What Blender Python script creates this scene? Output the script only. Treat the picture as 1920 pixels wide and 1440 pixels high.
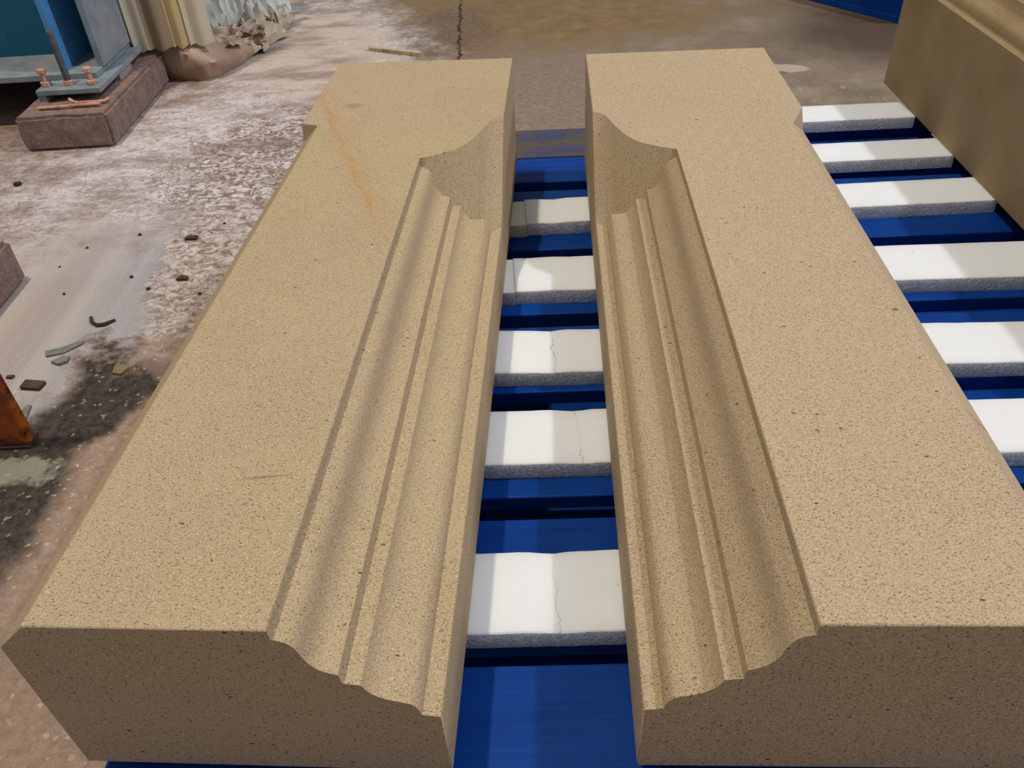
import bpy, bmesh, math, random
from mathutils import Vector, Matrix, noise
random.seed(7)
sc = bpy.context.scene
for o in list(bpy.data.objects): bpy.data.objects.remove(o)
C = bpy.data.collections.new('scene'); sc.collection.children.link(C)
TOP = 0.40                      # height of the two stone tops above the floor

# ------------------------------------------------------------------ camera
cd = bpy.data.cameras.new('camera'); cam = bpy.data.objects.new('camera', cd); C.objects.link(cam)
PT, RL, FPX = 0.68692, -0.05936, 1528.29
Fv = Vector((0, math.cos(PT), -math.sin(PT))); R0 = Vector((1, 0, 0)); U0 = R0.cross(Fv)
Rv = math.cos(RL)*R0 + math.sin(RL)*U0; Uv = -math.sin(RL)*R0 + math.cos(RL)*U0
cam.matrix_world = Matrix(((Rv.x, Uv.x, -Fv.x, 0), (Rv.y, Uv.y, -Fv.y, 0), (Rv.z, Uv.z, -Fv.z, TOP+.45), (0, 0, 0, 1)))
cd.sensor_width = 36; cd.lens = FPX/1920*36; cd.clip_start = .01
sc.camera = cam

# ------------------------------------------------------------------ light
w = bpy.data.worlds.new('world'); sc.world = w; w.use_nodes = True
w.node_tree.nodes['Background'].inputs[0].default_value = (.90, .95, 1.04, 1)
w.node_tree.nodes['Background'].inputs[1].default_value = 0.29
def lamp(name, loc, target, power, color, size):
    l = bpy.data.lights.new(name, 'AREA'); l.shape = 'DISK'; l.size = size; l.energy = power; l.color = color
    o = bpy.data.objects.new(name, l); C.objects.link(o); o.location = loc
    o.rotation_euler = (Vector(target)-Vector(loc)).to_track_quat('-Z', 'Y').to_euler()
    return o
T = (0.05, .8, .3)
lamp('hall_lamp_left', (-1.68, .98, 7.3), T, 285, (1.0, .90, .69), .26)
lamp('hall_lamp_right', (5.4, 1.05, 7.2), T, 305, (.97, .98, 1.02), .34)
lamp('hall_lamp_far_right', (6.3, 1.2, 3.95), T, 85, (.90, .96, 1.18), .7)
sc.view_settings.view_transform = 'Standard'; sc.view_settings.look = 'None'
sc.view_settings.exposure = 0.0; sc.view_settings.gamma = 1; sc.view_settings.use_curve_mapping = False

# ------------------------------------------------------------------ node helpers
def lin(c):
    return tuple((x/255/12.92 if x/255 <= .04045 else ((x/255+.055)/1.055)**2.4) for x in c)+(1,)
class N:
    def __init__(s, name):
        s.m = bpy.data.materials.new(name); s.m.use_nodes = True; s.t = s.m.node_tree
        s.b = s.t.nodes['Principled BSDF']; s.b.inputs['Specular IOR Level'].default_value = .3
        s._pos = None
    def n(s, kind, **k):
        x = s.t.nodes.new(kind)
        for a, v in k.items(): setattr(x, a, v)
        return x
    def l(s, a, b): s.t.links.new(a, b)
    def put(s, v, sock):
        if isinstance(v, bpy.types.NodeSocket): s.l(v, sock)
        elif isinstance(v, (tuple, list)) and len(sock.default_value) == 3: sock.default_value = v[:3]
        else: sock.default_value = v
    def pos(s, world=False):
        if world: return s.n('ShaderNodeNewGeometry').outputs['Position']
        if s._pos is None:
            tc = s.n('ShaderNodeTexCoord'); oi = s.n('ShaderNodeObjectInfo')
            ad = s.n('ShaderNodeVectorMath', operation='ADD')
            mu = s.n('ShaderNodeMath', operation='MULTIPLY'); s.l(oi.outputs['Random'], mu.inputs[0]); mu.inputs[1].default_value = 9
            s.l(tc.outputs['Object'], ad.inputs[0]); s.l(mu.outputs[0], ad.inputs[1]); s._pos = ad.outputs[0]
        return s._pos
    def noise(s, v, scale, detail=3, rough=.5, dist=0):
        x = s.n('ShaderNodeTexNoise'); s.l(v, x.inputs['Vector']); x.inputs['Scale'].default_value = scale
        x.inputs['Detail'].default_value = detail; x.inputs['Roughness'].default_value = rough; x.inputs['Distortion'].default_value = dist
        return x.outputs['Fac']
    def vor(s, v, scale, feature='F1'):
        x = s.n('ShaderNodeTexVoronoi', feature=feature); s.l(v, x.inputs['Vector']); x.inputs['Scale'].default_value = scale
        return x
    def mr(s, v, a, b, c=0, d=1, smooth=False):
        x = s.n('ShaderNodeMapRange'); x.clamp = True
        if smooth: x.interpolation_type = 'SMOOTHSTEP'
        s.put(v, x.inputs[0])
        for i, q in enumerate((a, b, c, d)): x.inputs[i+1].default_value = q
        return x.outputs[0]
    def ma(s, op, a, b=0., c=0.):
        x = s.n('ShaderNodeMath', operation=op); s.put(a, x.inputs[0]); s.put(b, x.inputs[1])
        if op == 'MULTIPLY_ADD': s.put(c, x.inputs[2])
        return x.outputs[0]
    def mix(s, f, a, b, mode='MIX'):
        x = s.n('ShaderNodeMix', data_type='RGBA', blend_type=mode)
        s.put(f, x.inputs[0]); s.put(a, x.inputs[6]); s.put(b, x.inputs[7]); return x.outputs[2]
    def map(s, v, loc=(0, 0, 0), rot=0, scale=(1, 1, 1), kind='POINT'):
        x = s.n('ShaderNodeMapping', vector_type=kind); s.l(v, x.inputs[0])
        x.inputs[1].default_value = loc; x.inputs[2].default_value = (0, 0, rot); x.inputs[3].default_value = scale
        return x.outputs[0]
    def ell(s, v, cx, cy, rx, ry, rot=0, soft=.5, wob=None, amp=.6):
        """elliptical patch mask, 1 inside, fading outwards, edge broken by the noise wob"""
        m = s.map(v, (cx, cy, 0), math.radians(rot), (rx, ry, 1e6), 'TEXTURE')
        x = s.n('ShaderNodeVectorMath', operation='LENGTH'); s.l(m, x.inputs[0]); d = x.outputs['Value']
        if wob is not None: d = s.ma('ADD', d, s.ma('MULTIPLY', s.ma('SUBTRACT', wob, .5), amp*2))
        return s.mr(d, 1-soft/2, 1+soft/2, 1, 0, True)
    def bump(s, h, strength=.5, dist=.001):
        x = s.n('ShaderNodeBump'); x.inputs['Strength'].default_value = strength; x.inputs['Distance'].default_value = dist
        s.l(h, x.inputs['Height'])
        if s.b.inputs['Normal'].links: s.l(s.b.inputs['Normal'].links[0].from_socket, x.inputs['Normal'])
        s.l(x.outputs[0], s.b.inputs['Normal'])
    def col(s, c): s.put(c, s.b.inputs['Base Color'])
    def rough(s, r): s.put(r, s.b.inputs['Roughness'])

# ------------------------------------------------------------------ materials
def mat_stone(name, ca, cb, stain=False, speck=1.0):
    q = N(name); p = q.pos()
    if stain: tcw = q.n('ShaderNodeTexCoord').outputs['Object']
    g = q.noise(p, 760, 2.5, .7)
    c = q.mix(q.mr(g, .34, .60), lin(cb), lin(ca))
    g2 = q.noise(p, 5, 4, .6); c = q.mix(q.mr(g2, .35, .7, 0, .35), c, lin((184, 163, 124)))
    g3 = q.noise(p, 2.3, 3, .6); c = q.mix(q.mr(g3, .45, .7, 0, .30), c, lin((178, 154, 134)))
    # rusty brown grains
    st = q.map(p, rot=.5, scale=(1, 2.2, 1.5))
    v = q.vor(st, 330); sp = q.n('ShaderNodeSeparateColor'); q.l(v.outputs['Color'], sp.inputs[0])
    m = q.ma('MULTIPLY', q.mr(sp.outputs[0], .60, .64), q.mr(v.outputs['Distance'], .24, .40, 1, 0))
    c = q.mix(q.ma('MULTIPLY', m, .50*speck), c, lin((128, 92, 52)))
    m = q.ma('MULTIPLY', q.mr(sp.outputs[1], .76, .78), q.mr(v.outputs['Distance'], .20, .34, 1, 0))
    c = q.mix(q.ma('MULTIPLY', m, .8*speck), c, lin((66, 48, 34)))
    # sparse bigger dark grains
    v3 = q.vor(st, 62); sp3 = q.n('ShaderNodeSeparateColor'); q.l(v3.outputs['Color'], sp3.inputs[0])
    m = q.ma('MULTIPLY', q.mr(sp3.outputs[0], .86, .87), q.mr(v3.outputs['Distance'], .08, .15, 1, 0))
    c = q.mix(q.ma('MULTIPLY', m, .85), c, lin((58, 34, 26)))
    v4 = q.vor(st, 150); sp4 = q.n('ShaderNodeSeparateColor'); q.l(v4.outputs['Color'], sp4.inputs[0])
    m = q.ma('MULTIPLY', q.mr(sp4.outputs[0], .80, .82), q.mr(v4.outputs['Distance'], .12, .22, 1, 0))
    c = q.mix(q.ma('MULTIPLY', m, .6*speck), c, lin((92, 64, 40)))
    # mica glints, their sparkle painted in as near-white specks
    v2 = q.vor(p, 560); sp2 = q.n('ShaderNodeSeparateColor'); q.l(v2.outputs['Color'], sp2.inputs[0])
    gl = q.ma('MULTIPLY', q.mr(sp2.outputs[2], .975, .978), q.mr(v2.outputs['Distance'], .18, .30, 1, 0))
    c = q.mix(q.ma('MULTIPLY', gl, .8), c, (.9, .88, .82, 1))
    if stain:
        sx = q.n('ShaderNodeSeparateXYZ'); q.l(tcw, sx.inputs[0]); X, Y, Z = sx.outputs
        wob = q.noise(tcw, 22, 4, .65)
        # iron streak running over the top, x as a function of y
        for (k0, k1, k2, wd, st_) in STREAK:
            gx = q.ma('ADD', q.ma('MULTIPLY', Y, k1), q.ma('ADD', q.ma('MULTIPLY', q.ma('MULTIPLY', Y, Y), k2), k0))
            gx = q.ma('ADD', gx, q.ma('MULTIPLY', q.ma('SUBTRACT', wob, .5), .03))
            d = q.ma('ABSOLUTE', q.ma('SUBTRACT', X, gx))
            m = q.ma('MULTIPLY', q.mr(d, 0, wd, 1, 0, True), q.ma('MULTIPLY', q.ma('MULTIPLY', q.mr(Y, .50, .58), q.mr(Y, .97, 1.02, 1, 0)), q.mr(Z, -.004, -.001)))
            m = q.ma('MULTIPLY', m, q.mr(wob, .3, .6, .45, 1))
            c = q.mix(q.ma('MULTIPLY', m, st_), c, lin((176, 118, 52)))
        m = q.ell(tcw, -.2314, .92, .014, .010, 0, .9, wob, .5)
        c = q.mix(q.ma('MULTIPLY', m, q.mr(Z, -.004, -.001, 0, .4)), c, lin((130, 84, 62)))
        m = q.ell(tcw, -.144, .137, .018, .0012, 8, 1.2, wob, .6)
        c = q.mix(q.ma('MULTIPLY', m, q.mr(Z, -.004, -.001, 0, .6)), c, lin((120, 84, 62)))
    else:
        tcw = q.n('ShaderNodeTexCoord').outputs['Object']
        for ex, ey, ra, rb, ro in ((.1436, .82, .0022, .0018, 0), (.285, .201, .012, .0009, -10), (.262, .345, .003, .0016, 0)):
            m = q.ell(tcw, ex, ey, ra, rb, ro, .8); c = q.mix(q.ma('MULTIPLY', m, .8), c, lin((60, 48, 40)))
    q.col(c); q.rough(q.mr(gl, 0, 1, .85, .22)); q.bump(g, .35, .0008)
    return q.m
STREAK = [(.084, -.393, 0, .0075, .42), (.076, -.375, 0, .035, .16)]

def mat_foam(name, dirty=0.0):
    q = N(name); p = q.pos()
    # bead structure shows on the sawn sides, the skin on top stays smooth
    ge = q.n('ShaderNodeNewGeometry'); sx = q.n('ShaderNodeSeparateXYZ'); q.l(ge.outputs['True Normal'], sx.inputs[0])
    side = q.mr(q.ma('ABSOLUTE', sx.outputs[2]), .3, .8, 1, 0)
    st = q.map(p, scale=(1, 1, 1.5))
    v = q.vor(st, 190, 'DISTANCE_TO_EDGE'); e = v.outputs['Distance']
    v2 = q.vor(p, 150); tn = q.noise(p, 160, 3, .6); bn = q.noise(p, 18, 4, .6)
    c = q.mix(q.mr(bn, .35, .7, 0, .35), lin((230, 233, 240)), lin((220, 222, 226)))
    dn = q.vor(p, 90); sp = q.n('ShaderNodeSeparateColor'); q.l(dn.outputs['Color'], sp.inputs[0])
    c = q.mix(q.ma('MULTIPLY', q.mr(sp.outputs[0], .95, .97), q.mr(dn.outputs['Distance'], .06, .16, .5, 0)), c, lin((110, 105, 95)))
    if dirty:
        c = q.mix(q.mr(tn, .35, .65, dirty*.75, dirty), c, lin((222, 220, 186)))
        c = q.mix(q.mr(tn, .58, .68, 0, dirty*.4), c, lin((120, 112, 86)))
    c = q.mix(q.ma('MULTIPLY', side, q.mr(e, .05, .16, .0, .62)), c, lin((164, 165, 170)))  # bead relief shading put into the colour: greyer cells, paler seams
    raw = q.n('ShaderNodeTexCoord').outputs['Object']; rs = q.n('ShaderNodeSeparateXYZ'); q.l(raw, rs.inputs[0]); cw = q.noise(raw, 60, 5, .7)
    for cx_, y0_, y1_ in ((.030, .41, .53), (.073, .62, .74), (.0555, .78, .90)):
        d = q.ma('ABSOLUTE', q.ma('SUBTRACT', q.ma('ADD', rs.outputs[0], q.ma('MULTIPLY', q.ma('SUBTRACT', cw, .5), .018)), cx_))
        k = q.ma('MULTIPLY', q.mr(d, .0002, .0009, .55, 0), q.ma('MULTIPLY', q.mr(rs.outputs[1], y0_, y0_+.002), q.mr(rs.outputs[1], y1_-.002, y1_, 1, 0)))
        c = q.mix(q.ma('MULTIPLY', k, q.mr(bn, .4, .6, .3, 1)), c, lin((120, 116, 112)))
    q.col(c); q.rough(.6)
    q.b.inputs['Subsurface Weight'].default_value = .5; q.b.inputs['Subsurface Radius'].default_value = (1, 1, 1); q.b.inputs['Subsurface Scale'].default_value = .030
    dome = q.n('ShaderNodeTexVoronoi', feature='SMOOTH_F1'); q.l(st, dome.inputs['Vector']); dome.inputs['Scale'].default_value = 190; dome.inputs['Smoothness'].default_value = .25
    h = q.ma('ADD', q.ma('MULTIPLY', q.mr(e, 0, .25), side), q.ma('MULTIPLY', tn, .06))
    q.bump(h, .7, .0012)
    return q.m

def mat_blue(name, wear=.25, dusty=False):
    q = N(name); p = q.pos()
    gr = q.map(p, scale=(1.2, 26, 26)); n = q.noise(gr, 6, 5, .65)
    c = q.mix(q.mr(n, .35, .7), lin((2, 54, 134)), lin((2, 45, 116)))
    big = q.noise(p, 7, 4, .6); c = q.mix(q.mr(big, .4, .7, 0, .5), c, lin((5, 68, 150)))
    sc_ = q.noise(q.map(p, rot=.4, scale=(30, 140, 60)), 1, 4, .75)
    c = q.mix(q.mr(sc_, .70, .78, 0, wear), c, lin((120, 150, 190)))
    if dusty:
        d = q.noise(q.map(p, scale=(4, 12, 12)), 2.5, 6, .7)
        sx = q.n('ShaderNodeSeparateXYZ'); q.l(q.n('ShaderNodeTexCoord').outputs['Object'], sx.inputs[0])
        c = q.mix(q.ma('MULTIPLY', q.mr(d, .38, .56, .6, .98), q.mr(sx.outputs[0], .30, .42, 1, .1)), c, lin((88, 80, 66)))
        c = q.mix(q.mr(q.noise(p, 90, 3, .6), .6, .7, 0, .5), c, lin((50, 46, 40)))
    q.col(c); q.rough(q.mr(n, .3, .7, .42, .6) if not dusty else .9); q.bump(n, .35, .0012)
    q.b.inputs['Specular IOR Level'].default_value = .12
    return q.m

def mat_floor():
    q = N('workshop_concrete'); p = q.pos(True)
    wob = q.noise(p, 3.2, 6, .62); wf = q.noise(p, 11, 6, .68); fine = q.noise(p, 60, 5, .7); gr = q.noise(p, 260, 3, .6)
    c = q.mix(q.mr(wob, .35, .65), lin((116, 102, 88)), lin((146, 130, 112)))
    c = q.mix(q.mr(wf, .42, .66, 0, .5), c, lin((92, 78, 64)))
    X0 = q.n('ShaderNodeSeparateXYZ'); q.l(p, X0.inputs[0]); X0 = X0.outputs[0]
    E = lambda *a, **k: q.ell(p, *a, **k)
    # brown, worn and oily areas
    c = q.mix(E(.15, 3.15, .75, .45, 5, soft=1.0, wob=wob, amp=.9), c, q.mix(q.mr(wf, .3, .7), lin((112, 88, 58)), lin((140, 116, 80))))
    c = q.mix(E(1.25, 2.72, .26, .30, 0, soft=1.2, wob=wf, amp=.6), c, lin((78, 62, 48)))
    c = q.mix(E(-.19, 2.95, .20, .34, -10, soft=.5, wob=wf, amp=.5), c, q.mix(q.mr(fine, .35, .65), lin((98, 78, 60)), lin((128, 106, 86))))
    c = q.mix(E(.10, 2.25, .45, .45, 0, soft=1.0, wob=wf, amp=.5), c, q.mix(q.mr(fine, .35, .65), lin((122, 104, 92)), lin((146, 128, 114))))
    # left: trodden dust, pinkish
    c = q.mix(E(-1.25, 2.35, .95, 1.3, 15, soft=.7, wob=wob, amp=.7), c, q.mix(q.mr(wf, .3, .7), lin((162, 134, 118)), lin((122, 96, 80))))
    # white stone dust
    flake = q.mr(q.noise(q.map(p, rot=.35, scale=(1, 1.25, 1)), 42, 8, .78, 1.2), .42, .58)
    band = q.ma('MAXIMUM', E(-.72, 2.10, .42, .62, -22, soft=.9, wob=wf, amp=.9), E(-.62, 2.9, .34, .75, 14, soft=.8, wob=wf, amp=.7))
    c = q.mix(q.ma('MULTIPLY', E(-.95, 1.95, .75, .55, 10, soft=.9, wob=wf, amp=1.0), q.mr(flake, 0, 1, .08, .85)), c, lin((184, 172, 170)))
    c = q.mix(q.ma('MULTIPLY', band, q.mr(flake, 0, 1, .30, 1)), c, lin((222, 214, 218)))
    c = q.mix(q.ma('MULTIPLY', E(-.60, 2.9, .26, .55, 14, soft=.7, wob=wf, amp=.6), .8), c, lin((202, 184, 172)))
    c = q.mix(q.ma('MULTIPLY', E(-.60, 2.0, .22, .34, -10, soft=.8, wob=wf, amp=1.0), q.mr(flake, .2, .9, .9, 0)), c, lin((122, 96, 78)))
    lf = q.ma('MULTIPLY', q.mr(q.noise(q.map(p, (3, 1, 0), rot=.2, scale=(1, 2.2, 1)), 3.4, 5, .65), .47, .62), q.mr(X0, -.35, -.5))
    c = q.mix(q.ma('MULTIPLY', lf, .62), c, q.mix(q.mr(fine, .35, .65), lin((112, 88, 72)), lin((138, 112, 96))))
    # smooth swept dust, lilac grey, with paler streaks along y
    sm = E(-.86, 1.32, .26, .36, -6, soft=.9, wob=wf, amp=.8)
    sx = q.n('ShaderNodeSeparateXYZ'); q.l(p, sx.inputs[0]); X, Y, Z = sx.outputs
    sw = q.mix(q.mr(X, -.95, -.70), lin((178, 162, 156)), lin((162, 160, 168)))
    q1 = q.mr(q.noise(q.map(p, rot=-.03, scale=(15, .7, 1)), 1, 2, .5), .36, .66)
    sw = q.mix(q.ma('MULTIPLY', q1, .5), sw, lin((202, 194, 188)))
    c = q.mix(sm, c, sw)
    c = q.mix(E(-.62, 1.46, .10, .30, 5, soft=.5, wob=wf, amp=.7), c, q.mix(flake, lin((134, 106, 88)), lin((208, 198, 196))))
    # bare terrazzo-like concrete near the block, and the darker part left of it
    bare = q.mr(q.ma('ADD', Y, q.ma('MULTIPLY', q.ma('SUBTRACT', wf, .5), .5)), 1.16, 1.24, 1, 0)
    nb = q.mr(q.ma('ADD', q.ma('ADD', X, q.ma('MULTIPLY', Y, .28)), q.ma('MULTIPLY', q.ma('SUBTRACT', wf, .5), .15)), -.475, -.425, 0, 1)
    isl = q.ma('MULTIPLY', bare, q.ma('MAXIMUM', nb, q.mr(Y, .96, .99, 1, 0)))
    tz = q.mix(q.mr(fine, .35, .65), lin((150, 124, 106)), lin((174, 150, 134)))
    c = q.mix(isl, c, tz)
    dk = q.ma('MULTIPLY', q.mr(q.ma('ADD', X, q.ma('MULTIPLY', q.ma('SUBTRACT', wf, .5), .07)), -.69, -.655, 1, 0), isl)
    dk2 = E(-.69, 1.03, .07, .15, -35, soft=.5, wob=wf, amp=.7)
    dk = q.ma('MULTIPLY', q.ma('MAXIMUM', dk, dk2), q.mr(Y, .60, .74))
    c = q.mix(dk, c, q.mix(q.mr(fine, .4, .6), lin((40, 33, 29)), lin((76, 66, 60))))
    c = q.mix(q.ma('MULTIPLY', E(-.77, .90, .085, .028, 3, soft=.5, wob=wf, amp=2.0), .85), c, lin((150, 146, 130)))
    c = q.mix(E(-.53, .46, .16, .14, 0, soft=.8, wob=wf, amp=.4), c, q.mix(q.mr(fine, .35, .65), lin((186, 160, 144)), lin((160, 134, 118))))
    # pebbles of the aggregate
    pw = q.n('ShaderNodeVectorMath', operation='ADD'); q.l(p, pw.inputs[0])
    nv = q.n('ShaderNodeTexNoise'); q.l(p, nv.inputs['Vector']); nv.inputs['Scale'].default_value = 90
    sv = q.n('ShaderNodeVectorMath', operation='SCALE'); q.l(nv.outputs['Color'], sv.inputs[0]); sv.inputs['Scale'].default_value = .016
    q.l(sv.outputs[0], pw.inputs[1])
    v = q.vor(pw.outputs[0], 78); sp = q.n('ShaderNodeSeparateColor'); q.l(v.outputs['Color'], sp.inputs[0])
    peb = q.ma('MULTIPLY', q.ma('MULTIPLY', q.mr(sp.outputs[0], .48, .50), q.ma('SUBTRACT', q.mr(v.outputs['Distance'], .0, .42, 1.7, -.7), q.ma('MULTIPLY', sp.outputs[2], .35))), q.mr(Y, 1.0, 1.25, 1, .05))
    peb = q.ma('MULTIPLY', q.mr(peb, .02, .30), q.mr(Y, 1.25, 1.4, 1, 0))
    c = q.mix(q.ma('MULTIPLY', peb, q.mr(dk, 0, 1, .85, .45)), c, q.mix(sp.outputs[1], lin((214, 200, 180)), lin((186, 156, 130))))
    # dark crumbs
    v = q.vor(pw.outputs[0], 36); sp = q.n('ShaderNodeSeparateColor'); q.l(v.outputs['Color'], sp.inputs[0])
    m = q.ma('MULTIPLY', q.mr(sp.outputs[2], .80, .82), q.mr(v.outputs['Distance'], .08, .17, 1, 0))
    c = q.mix(q.ma('MULTIPLY', m, .8), c, lin((58, 48, 44)))
    # pale spill patch and straw-like scrapes on the right
    c = q.mix(E(.87, 2.44, .055, .035, -10, soft=.25, wob=wf, amp=.8), c, lin((178, 158, 142)))
    scp = q.mr(q.noise(q.map(p, rot=.8, scale=(60, 18, 1)), 1, 4, .7), .60, .68)
    c = q.mix(q.ma('MULTIPLY', scp, q.ma('MULTIPLY', E(.95, 2.15, .22, .28, 0, soft=1.0, wob=wf, amp=.8), .6)), c, lin((182, 160, 128)))
    # crack
    cx = q.ma('ADD', X, q.ma('ADD', q.ma('MULTIPLY', q.ma('SUBTRACT', q.noise(p, 14, 5, .7), .5), .05), .110))
    cr = q.ma('MULTIPLY', q.mr(q.ma('ABSOLUTE', cx), .002, .007, 1, 0), q.mr(Y, 2.2, 2.6))
    cr = q.ma('MULTIPLY', cr, q.mr(q.noise(p, 9, 3, .6), .35, .5, .25, 1))
    c = q.mix(cr, c, lin((44, 34, 26)))
    c = q.mix(q.mr(gr, .35, .65, 0, .22), c, lin((84, 70, 60)))
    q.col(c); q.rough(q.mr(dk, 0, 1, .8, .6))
    q.bump(q.ma('ADD', q.ma('MULTIPLY', fine, .7), q.ma('ADD', q.ma('MULTIPLY', cr, -3), q.ma('MULTIPLY', gr, .3))), .5, .003)
    return q.m

def mat_simple(name, a, b, scale=8, rough=.7, metal=0, bump=.3, bd=.002, wear=None, ws=30, wl=(.55, .65), strx=1):
    q = N(name); p = q.pos(); st = q.map(p, scale=(1, 1, strx))
    n = q.noise(st, scale, 5, .6); c = q.mix(q.mr(n, .35, .65), lin(a), lin(b))
    n2 = q.noise(p, ws, 5, .7)
    if wear: c = q.mix(q.mr(n2, wl[0], wl[1]), c, lin(wear))
    q.col(c); q.rough(rough); q.b.inputs['Metallic'].default_value = metal; q.bump(n2, bump, bd)
    return q.m

M = {}
M['floor'] = mat_floor()
M['stone_l'] = mat_stone('golden_sandstone_stained', (186, 165, 133), (134, 114, 86), stain=True)
M['stone_r'] = mat_stone('golden_sandstone', (191, 169, 141), (140, 119, 94))
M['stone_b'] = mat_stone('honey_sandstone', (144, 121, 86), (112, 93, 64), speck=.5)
M['foam'] = mat_foam('white_bead_foam'); M['foam_d'] = mat_foam('yellowed_bead_foam', .75); M['foam_m'] = mat_foam('aged_bead_foam', .3)
M['blue'] = mat_blue('blue_painted_wood'); M['blue_d'] = mat_blue('dusty_blue_painted_wood', .3, True)
M['pad'] = mat_simple('rough_brown_concrete', (146, 120, 111), (118, 96, 88), 40, .95, 0, .8, .004, (170, 148, 136), 120, (.56, .68))
M['rust'] = mat_simple('dusty_rusty_steel', (208, 164, 144), (178, 122, 98), 60, .85, 0, .5, .002, (120, 66, 44), 150, (.6, .7))
M['teal'] = mat_simple('blue_green_painted_steel', (24, 92, 118), (30, 104, 130), 5, .5, 0, .2, .001, (90, 130, 146), 26, (.62, .85))
M['lblue'] = mat_simple('light_blue_painted_steel', (66, 128, 186), (84, 146, 200), 6, .5, 0, .2, .001, (150, 175, 195), 40, (.6, .8))
M['gsteel'] = mat_simple('dusty_grey_steel', (140, 150, 156), (118, 130, 138), 20, .65, .1, .3, .001, (160, 152, 146), 9, (.45, .75))
M['rod'] = mat_simple('grey_threaded_steel', (104, 104, 112), (84, 84, 92), 50, .6, .3, .2, .001)
M['orange'] = mat_simple('rusty_orange_paint', (176, 92, 34), (136, 66, 26), 14, .7, 0, .5, .002, (50, 32, 22), 16, (.46, .60))
M['cream'] = mat_simple('cream_sheet', (196, 184, 156), (206, 196, 172), 6, .6, 0, .1, .001)
M['ybrown'] = mat_simple('brown_sheet', (138, 120, 98), (152, 134, 106), 6, .6, 0, .1, .001)
M['yellow'] = mat_simple('yellow_cream_sheet', (196, 174, 124), (184, 162, 118), 6, .6, 0, .1, .001)
M['bag'] = mat_simple('dusty_brown_wrapping', (150, 124, 104), (190, 164, 142), 5, .7, 0, .5, .006, (104, 80, 64), 9, (.6, .75))
q = N('milky_plastic_film'); p = q.pos(); n = q.noise(p, 14, 4, .6)
q.col(q.mix(q.mr(n, .35, .65), lin((232, 234, 224)), lin((206, 208, 198)))); q.rough(.3); q.bump(n, .8, .01)
q.b.inputs['Transmission Weight'].default_value = .18; M['film'] = q.m
M['wood'] = mat_simple('grey_wood', (196, 178, 150), (160, 142, 118), 60, .85, 0, .4, .002, (70, 60, 52), 60, (.62, .7))
M['dark'] = mat_simple('dark_chip', (52, 46, 44), (70, 62, 58), 60, .8, 0, .4, .002)
M['shard'] = mat_simple('grey_slate_shard', (128, 128, 124), (108, 108, 106), 60, .7, 0, .3, .002)
M['bchip'] = mat_simple('brown_chip', (70, 52, 34), (92, 70, 46), 60, .8, 0, .4, .002)
M['wchip'] = mat_simple('white_stone', (226, 218, 204), (204, 194, 178), 60, .8, 0, .4, .002)
M['tchip'] = mat_simple('tan_chip', (140, 122, 92), (122, 104, 78), 60, .8, 0, .4, .002)

# ------------------------------------------------------------------ mesh helpers
def sharpen(bm, ang=28):
    for f in bm.faces: f.smooth = True
    for e in bm.edges:
        if len(e.link_faces) == 2: e.smooth = e.calc_face_angle(0) < math.radians(ang)
        else: e.smooth = False
def obj(name, bm, m, parent=None, loc=None, rotz=0, ang=28, bevel=0, segs=2):
    bmesh.ops.remove_doubles(bm, verts=bm.verts, dist=1e-6)
    bmesh.ops.recalc_face_normals(bm, faces=bm.faces); sharpen(bm, ang)
    me = bpy.data.meshes.new(name); bm.to_mesh(me); bm.free(); me.materials.append(m)
    o = bpy.data.objects.new(name, me); C.objects.link(o); o.parent = parent
    if loc: o.location = loc
    o.rotation_euler = (0, 0, rotz)
    if bevel:
        b = o.modifiers.new('bevel', 'BEVEL'); b.width = bevel; b.segments = segs; b.limit_method = 'ANGLE'; b.angle_limit = math.radians(35)
    return o
def tag(o, label, cat, group=None):
    o['label'] = label; o['category'] = cat
    if group: o['group'] = group
    return o
def thing(name, label, cat, loc=(0, 0, 0), rotz=0, group=None):
    o = bpy.data.objects.new(name, None); C.objects.link(o); o.location = loc; o.rotation_euler = (0, 0, rotz); o.empty_display_size = .1
    return tag(o, label, cat, group)
def box(bm, x0, x1, y0, y1, z0, z1):
    v = [bm.verts.new((x, y, z)) for z in (z0, z1) for x, y in ((x0, y0), (x1, y0), (x1, y1), (x0, y1))]
    for f in ((3, 2, 1, 0), (4, 5, 6, 7), (0, 1, 5, 4), (1, 2, 6, 5), (2, 3, 7, 6), (3, 0, 4, 7)): bm.faces.new([v[i] for i in f])
    return v
def bx(*a): bm = bmesh.new(); box(bm, *a); return bm
def prism(bm, pts, z0, z1):
    a = [bm.verts.new((x, y, z0)) for x, y in pts]; b = [bm.verts.new((x, y, z1)) for x, y in pts]; n = len(pts)
    bm.faces.new(a[::-1]); bm.faces.new(b)
    for i in range(n): bm.faces.new((a[i], a[(i+1) % n], b[(i+1) % n], b[i]))
def lathe(bm, prof, cx, cy, seg=20, rot=0):
    rings = [[bm.verts.new((cx+r*math.cos(rot+k*2*math.pi/seg), cy+r*math.sin(rot+k*2*math.pi/seg), z)) for k in range(seg)] for r, z in prof]
    for a, b in zip(rings, rings[1:]):
        for k in range(seg): bm.faces.new((a[k], a[(k+1) % seg], b[(k+1) % seg], b[k]))
    bm.faces.new(rings[0][::-1]); bm.faces.new(rings[-1])

# ------------------------------------------------------------------ floor
bm = bmesh.new()
v = [bm.verts.new(p) for p in ((-6, -2, 0), (6, -2, 0), (6, 9, 0), (-6, 9, 0))]; bm.faces.new(v)
fl = obj('floor', bm, M['floor']); fl['kind'] = 'structure'

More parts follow.
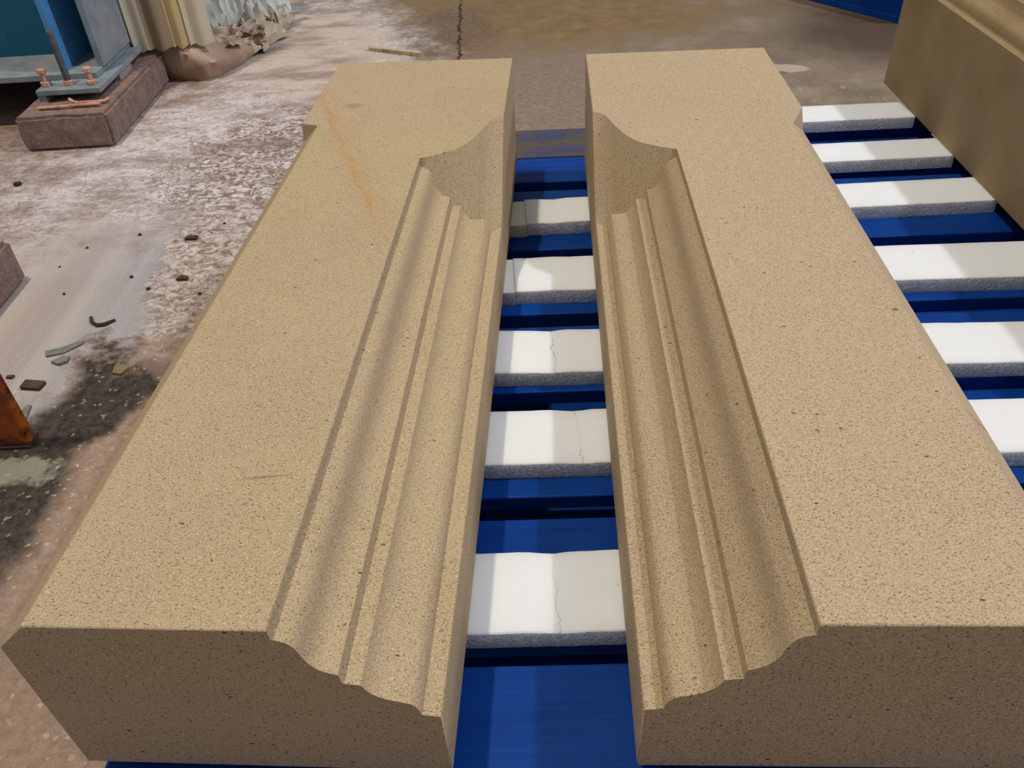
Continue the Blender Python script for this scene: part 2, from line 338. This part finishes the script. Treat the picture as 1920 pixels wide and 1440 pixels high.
# ------------------------------------------------------------------ moulded sandstone blocks
L_, W_, C_, M0, YS, YT, H_, YC, CZ = 1.1207, .29707, .0263, .1043, .7229, .859, .1876, .8473, .0256
PROF = [(.1045, 0), (.1043, -.0105), (.0985, -.0122), (.0935, -.0152), (.0902, -.0200), (.0880, -.0270), (.0860, -.0345), (.0832, -.0405),
        (.0785, -.0460), (.0725, -.0495), (.0668, -.0515), (.0655, -.0622), (.0530, -.0640), (.0508, -.0695), (.0475, -.0745), (.0425, -.0790),
        (.0350, -.0828), (.0265, -.0853), (.0205, -.0878), (.0172, -.0920), (.0155, -.0965), (.0145, -.1020), (.0, -.1040)]
STOP = [(0, .860), (.006, .8585), (.0105, .8555), (.0145, .851), (.0190, .842), (.0228, .831), (.0262, .819), (.0300, .806), (.0345, .792), (.0395, .779), (.0456, .767), (.055, .753), (.0652, .744), (.0768, .7365), (.0883, .730), (.1045, .7229)]
def stop_at(u):
    for (a, ya), (b, yb) in zip(STOP, STOP[1:]):
        if a-1e-9 <= u <= b+1e-9: return ya+(yb-ya)*(u-a)/(b-a)
    return YS
def stone(name, s, loc, rotz, m, label, ramp=0):
    """block lying on its back; local u = distance outwards from the inner face, y along, z=0 at the top"""
    bm = bmesh.new()
    us = sorted(set([u for u, _ in PROF]+[u for u, _ in STOP]), reverse=True)
    prof = []                                         # profile resampled so that it also has a vertex at every stop vertex
    for i, (u, z) in enumerate(PROF):
        prof.append((u, z))
        if i+1 < len(PROF):
            u2, z2 = PROF[i+1]
            for k in us:
                if u2+1e-4 < k < u-1e-4: prof.append((k, z+(z2-z)*(u-k)/(u-u2)))
    V = lambda u, y, z: bm.verts.new((s*u, y, z))
    F = [V(u, 0, z) for u, z in prof]; # the stop is a smooth splayed surface between the ogee at the top and a straight line down at mitre angle
    B = [V(u, YS+(stop_at(u)-YS)*(1+z/(.104*max(.02, 1-u/.1045)))-.004*math.sin(math.pi*u/.1045), z) for u, z in prof]
    n = len(prof); Tt = [B[0]]+[V(prof[i][0], stop_at(prof[i][0]), 0) for i in range(1, n)]
    for i in range(n-1):
        bm.faces.new((F[i], F[i+1], B[i+1], B[i]))
        if i == 0: bm.faces.new((B[0], B[1], Tt[1]))
        else: bm.faces.new((B[i], B[i+1], Tt[i+1], Tt[i]))
    f0 = V(0, 0, -H_); b0 = V(0, L_, -H_); bT = V(0, L_, 0); oT = V(W_, L_, 0); oB = V(W_, L_, -H_); fB = V(W_, 0, -H_)
    cT = V(W_-C_, 0, 0); cB = V(W_, 0, -CZ); sT = V(W_-C_, YC-ramp, 0); sB = V(W_, YC-ramp*.35, -CZ); sC = V(W_, YC+.006, 0)
    bm.faces.new([F[0]]+[cT, sT, sC, oT, bT]+Tt[:0:-1]+[B[0]])          # top
    bm.faces.new([F[-1], B[-1], Tt[-1], bT, b0, f0])                    # inner face
    bm.faces.new([bT, oT, oB, b0])                                      # back end
    bm.faces.new([fB, oB, oT, sC, sB, cB]); bm.faces.new([cT, cB, sB, sT]); bm.faces.new([sT, sB, sC])
    bm.faces.new([f0, b0, oB, fB])
    bm.faces.new(F+[f0, fB, cB, cT])                                    # front end
    lay = bm.edges.layers.float.new('bevel_weight_edge')
    for p, q_ in ((F[0], cT), (cT, sT), (sT, sC), (sC, oT), (oT, bT), (bT, Tt[-1]), (bT, b0), (oT, oB), (F[-1], f0), (F[-1], B[-1]), (B[-1], Tt[-1]), (cB, fB), (f0, fB), (f0, b0), (cB, sB), (cT, cB), (F[0], B[0])):
        e = bm.edges.get((p, q_))
        if e: e[lay] = 1
    o = obj(name, bm, m, None, (loc[0], loc[1], TOP), rotz, 30, .0013)
    o.modifiers['bevel'].limit_method = 'WEIGHT'; o.modifiers['bevel'].use_clamp_overlap = False
    return tag(o, label, 'stone block', 'moulded sandstone blocks on the pallet')
left = stone('stone_block', -1, (-.06427, .30346), -.08739, M['stone_l'], 'sandstone block left of the gap, faint rusty streak across its top, moulding lit')
right = stone('stone_block', 1, (.07971, .29959), -.06975, M['stone_r'], 'sandstone block right of the gap, its moulded recess in brown shade', .05)

# taller block standing at the right edge
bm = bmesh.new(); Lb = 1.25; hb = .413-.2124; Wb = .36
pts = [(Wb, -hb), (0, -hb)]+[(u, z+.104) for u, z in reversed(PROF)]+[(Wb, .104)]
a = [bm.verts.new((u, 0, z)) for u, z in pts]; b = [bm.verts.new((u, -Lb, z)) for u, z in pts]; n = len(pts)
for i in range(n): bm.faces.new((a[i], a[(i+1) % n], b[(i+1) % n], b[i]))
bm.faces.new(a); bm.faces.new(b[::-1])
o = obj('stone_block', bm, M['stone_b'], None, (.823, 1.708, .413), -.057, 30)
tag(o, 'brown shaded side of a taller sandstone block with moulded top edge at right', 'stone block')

# ------------------------------------------------------------------ blue pallets
ZB = TOP-H_-.023; BT = .020
def pallet(label, loc, rotz, boards, x0, x1, y0, y1, zt, cat='pallet', dusty=(), cut=None):
    t = thing('wooden_pallet', label, cat, loc, rotz, None)
    for i, (a, b) in enumerate(boards):
        xe = x1+random.uniform(-.004, .004)
        if cut and i in dusty:                        # the worn rear board is spliced with a narrow one
            obj('deck_board', bx(cut+.01, xe, b-.06, b, zt-BT, zt), M['blue'], t, bevel=.0018); xe = cut
        bm = bx(x0+random.uniform(-.004, .004), xe, a, b, zt-BT, zt)
        obj('deck_board', bm, M['blue_d' if i in dusty else 'blue'], t, bevel=.0018)
    nb = max(3, int((y1-y0)/.19)); st_ = (y1-y0)/nb
    for i in range(nb): obj('bottom_board', bx(x0, x1, y0+i*st_, y0+i*st_+st_-.012, 0, BT), M['blue'], t, bevel=.0015)
    xs = [(x0, x0+.1), ((x0+x1)/2-.06, (x0+x1)/2+.06), (x1-.30, x1)]
    ys = [(y0, y0+.12), ((y0+y1)/2-.07, (y0+y1)/2+.07), (y1-.12, y1)]
    for a, b in xs:
        obj('stringer_board', bx(a+.004, b-.004, y0, y1, zt-2*BT, zt-BT), M['blue'], t, bevel=.0015)
        for c, d in ys: obj('spacer_block', bx(a+.006, b-.006, c+.003, d-.003, BT, zt-2*BT), M['blue'], t, bevel=.002)
    return t
PR = -.040
BO = [(.255, .404), (.4245, .576), (.607, .742), (.785, .926), (.957, 1.092), (1.137, 1.345), (1.380, 1.484), (1.489, 1.622)]
BO = [(a, b) for a, b in BO]
pallet('blue painted wooden pallet carrying the moulded stone blocks, worn dusty rear board', (.05, 0, 0), PR, BO, -.418, .752, .255, 1.622, ZB, dusty=(7,), cut=.36)
pallet('blue pallet hidden mostly beneath the taller block at right', (.86, .45, 0), -.057, [(k*.17, k*.17+.13) for k in range(7)], .03, .95, 0, 1.15, .2124-.0005)
pallet('dark blue pallet on the floor at the top right, behind the taller block', (1.376, 2.79, 0), math.radians(-59), [(-.02+k*.15, .10+k*.15) for k in range(6)], -1.0, .0, -.02, .85, .14)
bpy.data.objects['wooden_pallet.002'].rotation_euler.z = math.radians(-59.5)

# ------------------------------------------------------------------ foam strips
def foam(x0, x1, yL, yR, wL, wR, label, m='foam', seams=(), z0=ZB, t=.023, sag=0):
    """strip from x0 to x1; yL/yR = front edge at both ends; wL/wR = width. Sags a little where no stone presses on it"""
    bm = bmesh.new(); nx = max(6, int((x1-x0)/.012)); rows = []
    for i in range(nx+1):
        f = i/nx; x = x0+(x1-x0)*f; ya = yL+(yR-yL)*f; ww = wL+(wR-wL)*f
        dz = 0; dy = 0
        inner = max(0, min(1, (x+.045)/.02))*max(0, min(1, (.115-x)/.02))
        for sx in seams:
            k = math.exp(-((x-sx)/.016)**2); dz -= .0016*k
            dy += .0016*k
        r = noise.noise(Vector((x*40, yL*9, 0)))*.0007+noise.noise(Vector((x*160, yL*9, 3)))*.0004
        r2 = noise.noise(Vector((x*40, yL*9, 7)))*.0007+noise.noise(Vector((x*160, yL*9, 5)))*.0004
        top = z0+t+(dz+inner*noise.noise(Vector((x*22, yL*5, 1)))*.0014*sag if inner > 0 else 0)
        rows.append([bm.verts.new((x, ya+r, z0)), bm.verts.new((x, ya+ww+r2+dy*.3, z0)), bm.verts.new((x, ya+ww+r2-dy, top-.0012)), bm.verts.new((x, ya+ww+r2-.0014-dy, top)),
                     bm.verts.new((x, ya+ww*.5, top+dz*.2)), bm.verts.new((x, ya+r+.0014+dy*.3, top)), bm.verts.new((x, ya+r, top-.0012))])
    for a, b in zip(rows, rows[1:]):
        for k in range(7): bm.faces.new((a[k], a[(k+1) % 7], b[(k+1) % 7], b[k]))
    bm.faces.new(rows[0][::-1]); bm.faces.new(rows[-1])
    o = obj('foam_strip', bm, M[m], None, None, 0, 35)
    return tag(o, label, 'foam strip', 'white foam strips laid across the pallet')
def yline(xa, ya, xb, yb, x): return ya+(yb-ya)*(x-xa)/(xb-xa)
def strip(xa, fa, ba, xb, fb, bb, x0, x1, label, **k):
    f0, f1 = yline(xa, fa, xb, fb, x0), yline(xa, fa, xb, fb, x1); b0, b1 = yline(xa, ba, xb, bb, x0), yline(xa, ba, xb, bb, x1)
    return foam(x0, x1, f0, f1, b0-f0, b1-f1, label, **k)
strip(.62, 1.526, 1.6055, .81, 1.521, 1.599, .36, .812, 'farthest white foam strip, at the back edge right of the right stone')
strip(.63, 1.345, 1.4225, .80, 1.341, 1.4185, .35, .806, 'second farthest foam strip right of the right stone')
strip(.105, 1.184, 1.268, .70, 1.173, 1.2565, .0395, .798, 'white foam strip butted against a yellowed stub, third from the back', seams=(.085,), sag=1)
strip(.105, 1.180, 1.262, .70, 1.169, 1.250, -.33, .0390, 'yellowed speckled foam stub beside the far end of the left stone', m='foam_d')
strip(.084, .9825, 1.0753, .69, .9500, 1.0455, .0130, .790, 'foam strip with cracked yellowish left end, fourth from the back', sag=1)
strip(.084, .9800, 1.0720, .69, .9480, 1.0430, -.33, .0125, 'short aged foam piece touching the left stone, fourth row from the back', m='foam_m', sag=.6)
strip(.056, .7966, .8878, .60, .7640, .8490, -.33, .790, 'foam strip with a small torn ridge mid-gap, third nearest row', seams=(.053,), sag=1)
strip(.043, .6364, .7259, .557, .6113, .6990, -.33, .790, 'cracked white foam strip, second nearest row in the gap', seams=(.071,), sag=1)
strip(.027, .4234, .5155, .50, .4060, .4980, -.33, .790, 'nearest and largest looking white foam strip in the gap, fine crack down it', seams=(.028,), sag=1)

# ------------------------------------------------------------------ concrete footings
def rough_box(x0, x1, y0, y1, z1, seed, r=.004):
    bm = bmesh.new(); box(bm, x0, x1, y0, y1, 0, z1)
    bmesh.ops.bevel(bm, geom=[e for e in bm.edges], offset=.008, segments=2, affect='EDGES')
    bmesh.ops.subdivide_edges(bm, edges=[e for e in bm.edges if e.calc_length() > .05], cuts=8, use_grid_fill=True)
    for v in bm.verts:
        v.co += Vector((noise.noise(v.co*30+Vector((seed, 0, 0))), noise.noise(v.co*30+Vector((0, seed, 5))), noise.noise(v.co*30+Vector((9, 0, seed)))))*r*(1 if v.co.z > .01 else 0)
        v.co.z = max(0, v.co.z)
    return bm
o = obj('concrete_footing', rough_box(-1.265, -1.025, 2.14, 2.65, .092, 1), M['pad'], ang=50)
tag(o, 'brown concrete footing block under the bolted steel base plate, upper left', 'concrete block', 'concrete footings on the left')
o = obj('concrete_footing', rough_box(-1.225, -.982, .99, 1.474, .092, 4), M['pad'], ang=50)
tag(o, 'brown concrete block cut by the left edge of the photo', 'concrete block', 'concrete footings on the left')

# ------------------------------------------------------------------ steel column foot with beam
t = thing('steel_beam', 'blue-green steel beam with stiffener bolted down on a footing, upper left corner', 'steel beam', (-1.15, 2.4, .092))
def part(name, bm, m, par=t, **k):
    o = obj(name, bm, M[m], par, **k); o.location = -Vector(par.location) if par is t else (0, 0, 0); return o
ZP = .125
pl = part('base_plate', bx(-1.236, -1.062, 2.245, 2.60, ZP-.014, ZP), 'gsteel', bevel=.0015)
part('packing_foot', bx(-1.236, -1.215, 2.248, 2.30, .088, ZP-.014), 'gsteel', bevel=.001)
part('packing_foot', bx(-1.085, -1.066, 2.40, 2.50, .088, ZP-.014), 'gsteel', bevel=.001)
part('bottom_flange', bx(-3.0, -1.095, 2.325, 2.72, ZP, ZP+.016), 'gsteel', bevel=.0015)
part('web', bx(-3.0, -1.10, 2.515, 2.53, ZP+.016, 1.3), 'teal')
part('stiffener', bx(-1.196, -1.184, 2.345, 2.515, ZP+.016, 1.3), 'lblue')
part('end_plate', bx(-1.105, -1.089, 2.375, 2.70, ZP+.016, 1.3), 'gsteel')
part('ambient_blocker', bx(-3.0, -1.34, 2.74, 3.7, .0, 1.3), 'teal')  # added box, keeps ambient light from the floor beneath the beam
def hexbolt(cx, cy, kind):
    if kind == 'bolt':
        bm = bmesh.new(); lathe(bm, [(.0125, ZP), (.0135, ZP+.002), (.0135, ZP+.011), (.0115, ZP+.013)], cx, cy, 6, .3); part('nut', bm, 'rust', ang=20)
        bm = bmesh.new(); lathe(bm, [(.0068, ZP+.010), (.0068, ZP+.034)], cx, cy, 14); s = part('bolt', bm, 'rust')
        bm = bmesh.new(); lathe(bm, [(.0105, ZP+.033), (.0122, ZP+.035), (.0122, ZP+.043), (.0105, ZP+.046)], cx, cy, 6, .1)
        h = obj('bolt_head', bm, M['rust'], s, ang=20)
    else:
        bm = bmesh.new(); lathe(bm, [(.0125, ZP), (.0135, ZP+.002), (.0135, ZP+.012), (.0115, ZP+.014)], cx, cy, 6, .1); part('nut', bm, 'rust', ang=20)
        bm = bmesh.new(); pr = [(.0092, ZP+.010)]
        z = ZP+.014
        while z < ZP+.138: pr += [(.0092, z), (.0086, z+.0015)]; z += .003
        pr += [(.0082, ZP+.142)]
        lathe(bm, pr, cx, cy, 16); part('threaded_rod', bm, 'rod', ang=60)
hexbolt(-1.219, 2.283, 'bolt'); hexbolt(-1.156, 2.281, 'rod'); hexbolt(-1.093, 2.276, 'bolt')

def tube(pts, r, seg=8, rj=0):
    bm = bmesh.new(); rings = []
    for i, p in enumerate(pts):
        p = Vector(p); a = Vector(pts[max(0, i-1)]); b = Vector(pts[min(len(pts)-1, i+1)]); d = (b-a).normalized()
        s = d.cross(Vector((0, 0, 1))).normalized(); u = s.cross(d); rr = r*(1+random.uniform(-rj, rj))
        rings.append([bm.verts.new(p+rr*(s*math.cos(k*2*math.pi/seg)+u*math.sin(k*2*math.pi/seg))) for k in range(seg)])
    for a, b in zip(rings, rings[1:]):
        for k in range(seg): bm.faces.new((a[k], a[(k+1) % seg], b[(k+1) % seg], b[k]))
    bm.faces.new(rings[0][::-1]); bm.faces.new(rings[-1]); return bm
zf = .092+.0065
o = obj('steel_rod', tube([(-1.215+.018*k, 2.188+.0012*k+random.uniform(-.001, .001), zf) for k in range(10)], .0045, 8, .15), M['rust'], ang=60)
tag(o, 'rusty rod lying along the front edge of the concrete footing', 'rod', 'rusty rods on the footing')
o = obj('steel_rod', tube([(-1.145, 2.228, zf+.006), (-1.132, 2.217, zf+.002), (-1.115, 2.21, zf+.001), (-1.09, 2.209, zf+.001), (-1.065, 2.211, zf+.001), (-1.048, 2.216, zf), (-1.044, 2.235, zf)], .0045, 8, .1), M['rust'], ang=60)
tag(o, 'bent rusty rod just below the base plate on the footing', 'rod', 'rusty rods on the footing')

# ------------------------------------------------------------------ hanging sheets, wrapped bundle and film
def sheet(name, x0, x1, y, z0, z1, m, amp, per, yslope=0, par=None, ph=0):
    bm = bmesh.new(); nx = 60; rows = []
    for i in range(nx+1):
        f = i/nx; x = x0+(x1-x0)*f; yy = y+yslope*f+amp*math.sin(ph+f*per*2*math.pi)
        zz = z0+.004*math.sin(f*9)
        rows.append([bm.verts.new((x, yy, zz)), bm.verts.new((x, yy, z1))])
    for a, b in zip(rows, rows[1:]): bm.faces.new((a[0], b[0], b[1], a[1]))
    o = obj(name, bm, M[m], par, ang=60); s = o.modifiers.new('thick', 'SOLIDIFY'); s.thickness = .004; return o
cs = thing('striped_sheeting', 'cream, brown and yellow striped sheeting hanging beside the blue-green beam', 'sheeting', (0, 0, 0))
Y0 = 2.60
for nm, a, b, m, am, pr in (('cream_panel', -1.085, -1.040, 'cream', .004, .8), ('brown_panel', -1.042, -.972, 'ybrown', .006, 1.2), ('yellow_panel', -.974, -.925, 'yellow', .006, 1.3), ('cream_panel', -.927, -.855, 'cream', .005, 1.2)):
    sheet(nm, a, b, Y0+(a+1.085)*.25, .108, 1.3, m, am, pr, .012, cs)
# dusty wrapped bundle
def bundle():
    outline = [(-1.30, 2.78), (-1.19, 2.72), (-1.06, 2.69), (-.98, 2.655), (-.915, 2.640), (-.868, 2.685), (-.825, 2.78), (-.80, 2.92), (-.792, 3.08), (-.80, 3.24), (-.86, 3.40), (-1.0, 3.5), (-1.15, 3.5), (-1.28, 3.3)]
    P = []
    n = len(outline)
    for i in range(n):                                # Catmull-Rom resample
        p0, p1, p2, p3 = [Vector(outline[(i+k-1) % n]) for k in range(4)]
        for j in range(10):
            s = j/10; P.append(.5*((2*p1)+(-p0+p2)*s+(2*p0-5*p1+4*p2-p3)*s*s+(-p0+3*p1-3*p2+p3)*s**3))
    cen = Vector((-1.03, 3.05)); lev = [(0, 1.0), (.012, 1.012), (.03, 1.03), (.05, 1.035), (.07, 1.03), (.088, 1.01), (.102, .98), (.114, .94), (.122, .86), (.126, .7), (.128, .45)]
    bm = bmesh.new(); rings = []
    for z, s in lev:
        ring = []
        for k, p in enumerate(P):
            q_ = cen+(p-cen)*s
            v3 = Vector((q_.x, q_.y, z*(1-.5*max(0, min(1, (q_.x+.95)/.14))))); g = z/.12
            dn = noise.noise(Vector((v3.x*9, v3.y*9, z*20)))*.035*g+abs(noise.noise(Vector((v3.x*26+z*60, v3.y*26, z*25))))*.03*g
            d = (p-cen).normalized(); v3.x += d.x*dn; v3.y += d.y*dn; v3.z += g*noise.noise(Vector((v3.x*20, v3.y*20, 4)))*.012
            v3.z = max(0, v3.z); ring.append(bm.verts.new(v3))
        rings.append(ring)
    m = len(P)
    for a, b in zip(rings, rings[1:]):
        for k in range(m): bm.faces.new((a[k], a[(k+1) % m], b[(k+1) % m], b[k]))
    bm.faces.new(rings[-1]); bm.faces.new(rings[0][::-1]); return bm
bt = thing('wrapped_bundle', 'dusty brown wrapped bundle with milky plastic film slumped on the floor behind the footing', 'bundle', (-1.03, 3.05, 0))
o = obj('wrapping', bundle(), M['bag'], bt, ang=50); o.location = (1.03, -3.05, 0)
# crumpled flaps of the wrapping
def crumple(cx, cy, cz, w_, h_, yaw, tilt, seed, m, par, name='wrapping_flap', amp=.03, nn=14):
    bm = bmesh.new(); g = []
    R = Matrix.Rotation(yaw, 3, 'Z') @ Matrix.Rotation(tilt, 3, 'X')
    for i in range(nn+1):
        row = []
        for j in range(nn+1):
            a, b = i/nn-.5, j/nn-.5
            edge = 1+.25*noise.noise(Vector((i*.35, j*.35, seed)))
            d = amp*(noise.noise(Vector((a*3+seed, b*3, seed)))*1.2+abs(noise.noise(Vector((a*7, b*7+seed, 1))))*.9)
            v3 = R @ Vector((a*w_*edge, d, b*h_*edge))+Vector((cx, cy, cz)); v3.z = max(.003, v3.z); row.append(bm.verts.new(v3))
        g.append(row)
    for i in range(nn):
        for j in range(nn): bm.faces.new((g[i][j], g[i+1][j], g[i+1][j+1], g[i][j+1]))
    o = obj(name, bm, M[m], par, ang=40)
    if par is not None: o.location = -Vector(par.location)
    s = o.modifiers.new('thick', 'SOLIDIFY'); s.thickness = .0025; return o
M['flap'] = mat_simple('dusty_cream_wrapping', (214, 196, 174), (188, 166, 144), 8, .6, 0, .5, .006, (226, 214, 196), 14, (.55, .7))
crumple(-.825, 2.83, .06, .16, .09, 1.0, -.5, 2, 'flap', bt)
crumple(-.785, 2.97, .06, .18, .12, 1.35, -.6, 5, 'flap', bt)
crumple(-.87, 2.76, .09, .13, .07, .5, -.9, 9, 'flap', bt)
crumple(-.765, 3.17, .035, .20, .08, 1.5, -.9, 12, 'flap', bt)
crumple(-.80, 2.86, .055, .10, .06, .6, .4, 15, 'bag', bt)
# milky film hanging behind
ft = bt
crumple(-.85, 2.86, .33, .20, .50, .9, 0, 21, 'film', ft, 'plastic_film', .05, 26)
crumple(-.80, 3.02, .31, .22, .50, 1.3, 0, 31, 'film', ft, 'plastic_film', .05, 26)
crumple(-.80, 3.22, .30, .24, .54, 1.45, 0, 41, 'film', ft, 'plastic_film', .05, 26)

# ------------------------------------------------------------------ orange rack leg at the left edge
ot = thing('rack_upright', 'rusty orange painted steel upright at the left edge', 'steel post', (-.80, .95, 0))
o = obj('post', bx(-.110, .046, 0, .022, .006, .62), M['orange'], ot, bevel=.003)
o = obj('foot_plate', bx(-.130, .044, -.003, .03, 0, .006), M['dark'], ot, bevel=.001)

# ------------------------------------------------------------------ debris
def chip(name, pts, t_, m, label, z=0.0, cat='debris', bev=.0006, tilt=0):
    bm = bmesh.new(); cx = sum(p[0] for p in pts)/len(pts); cy = sum(p[1] for p in pts)/len(pts)
    prism(bm, [(a-cx, b-cy) for a, b in pts], 0, t_)
    for v in bm.verts:
        if v.co.z > 0: v.co.z += tilt*v.co.x+random.uniform(-.15, .15)*t_
    o = obj(name, bm, M[m], None, (cx, cy, z), bevel=bev); return tag(o, label, cat)
chip('wood_splinter', [(-.415, 2.858), (-.413, 2.840), (-.35, 2.806), (-.235, 2.745), (-.232, 2.757), (-.30, 2.800), (-.36, 2.830)], .012, 'wood', 'long pale wood splinter on the floor behind the left stone', cat='splinter')
chip('slate_shard', [(-.836, 1.205), (-.828, 1.188), (-.800, 1.196), (-.775, 1.222), (-.776, 1.232), (-.815, 1.212)], .004, 'shard', 'long thin grey shard on the dust, left floor', cat='stone chip')
chip('slate_shard', [(-.812, 1.170), (-.795, 1.160), (-.782, 1.168), (-.783, 1.182), (-.795, 1.184)], .006, 'shard', 'small dark grey shard just below the long thin one', cat='stone chip')
chip('stone_chip', [(-.835, 1.098), (-.801, 1.092), (-.797, 1.112), (-.834, 1.119)], .007, 'bchip', 'dark brown rectangular chip near the orange upright', cat='stone chip')
chip('stone_chip', [(-.875, 1.132), (-.864, 1.130), (-.862, 1.138), (-.875, 1.139)], .004, 'bchip', 'tiny brown chip left of the rectangular one', cat='stone chip')
chip('slate_shard', [(-.812, 1.018), (-.795, 1.007), (-.792, 1.020), (-.797, 1.052), (-.806, 1.052)], .004, 'shard', 'upright looking grey shard beside the orange upright', cat='stone chip')
chip('stone_chip', [(-.688, 1.126), (-.672, 1.122), (-.664, 1.140), (-.678, 1.151), (-.690, 1.146)], .005, 'tchip', 'square tan chip on the floor near the left stone', cat='stone chip')
chip('pebble', [(-.520, .488), (-.511, .480), (-.499, .482), (-.497, .492), (-.503, .501), (-.515, .500)], .006, 'wchip', 'large white pebble beside the near left foot of the left stone', cat='pebble')
def curl():
    return tube([(-.790, 1.306, .003), (-.782, 1.289, .004), (-.768, 1.278, .004), (-.755, 1.279, .004), (-.740, 1.294, .003)], .0032, 6, .3)
o = obj('curved_offcut', curl(), M['dark'], ang=50); tag(o, 'thin dark curved offcut on the swept dust', 'debris')
chip('stone_chip', [(-.690, 1.592), (-.665, 1.590), (-.664, 1.604), (-.688, 1.604)], .006, 'dark', 'narrow black chip in the white dust near the left stone', cat='stone chip')
chip('stone_chip', [(-.662, 1.425), (-.640, 1.424), (-.640, 1.436), (-.655, 1.440)], .006, 'bchip', 'reddish brown chip near the left stone edge, mid floor', cat='stone chip')
PLACES = ((-.93, 1.51), (-.878, 1.40), (-.76, 1.45), (-.71, 1.40), (-1.20, 1.93), (-.62, 1.66), (-.80, 1.63), (-.60, 1.37), (-.90, 1.585))
NEAR = ('at the corner of the left-edge concrete block', 'on pale dust in front of the left-edge block', 'above the curved offcut', 'between the curved offcut and the left stone', 'in front of the bolted footing',
        'close to the left stone by the white flakes', 'on flaky white dust mid floor', 'touching the brown flaky patch by the left stone', 'behind the left-edge concrete block')
for k, ((x, y), nr) in enumerate(zip(PLACES, NEAR)):
    s = random.uniform(.003, .0055) if k != 4 else .010
    pts = [(x+s*math.cos(a+random.uniform(-.3, .3))*random.uniform(.7, 1.1), y+s*math.sin(a)*random.uniform(.6, 1)) for a in (0, 1.1, 2.2, 3.3, 4.3, 5.3)]
    o = chip('pebble', pts, s*.8, 'dark', 'small dark pebble '+nr, cat='pebble')
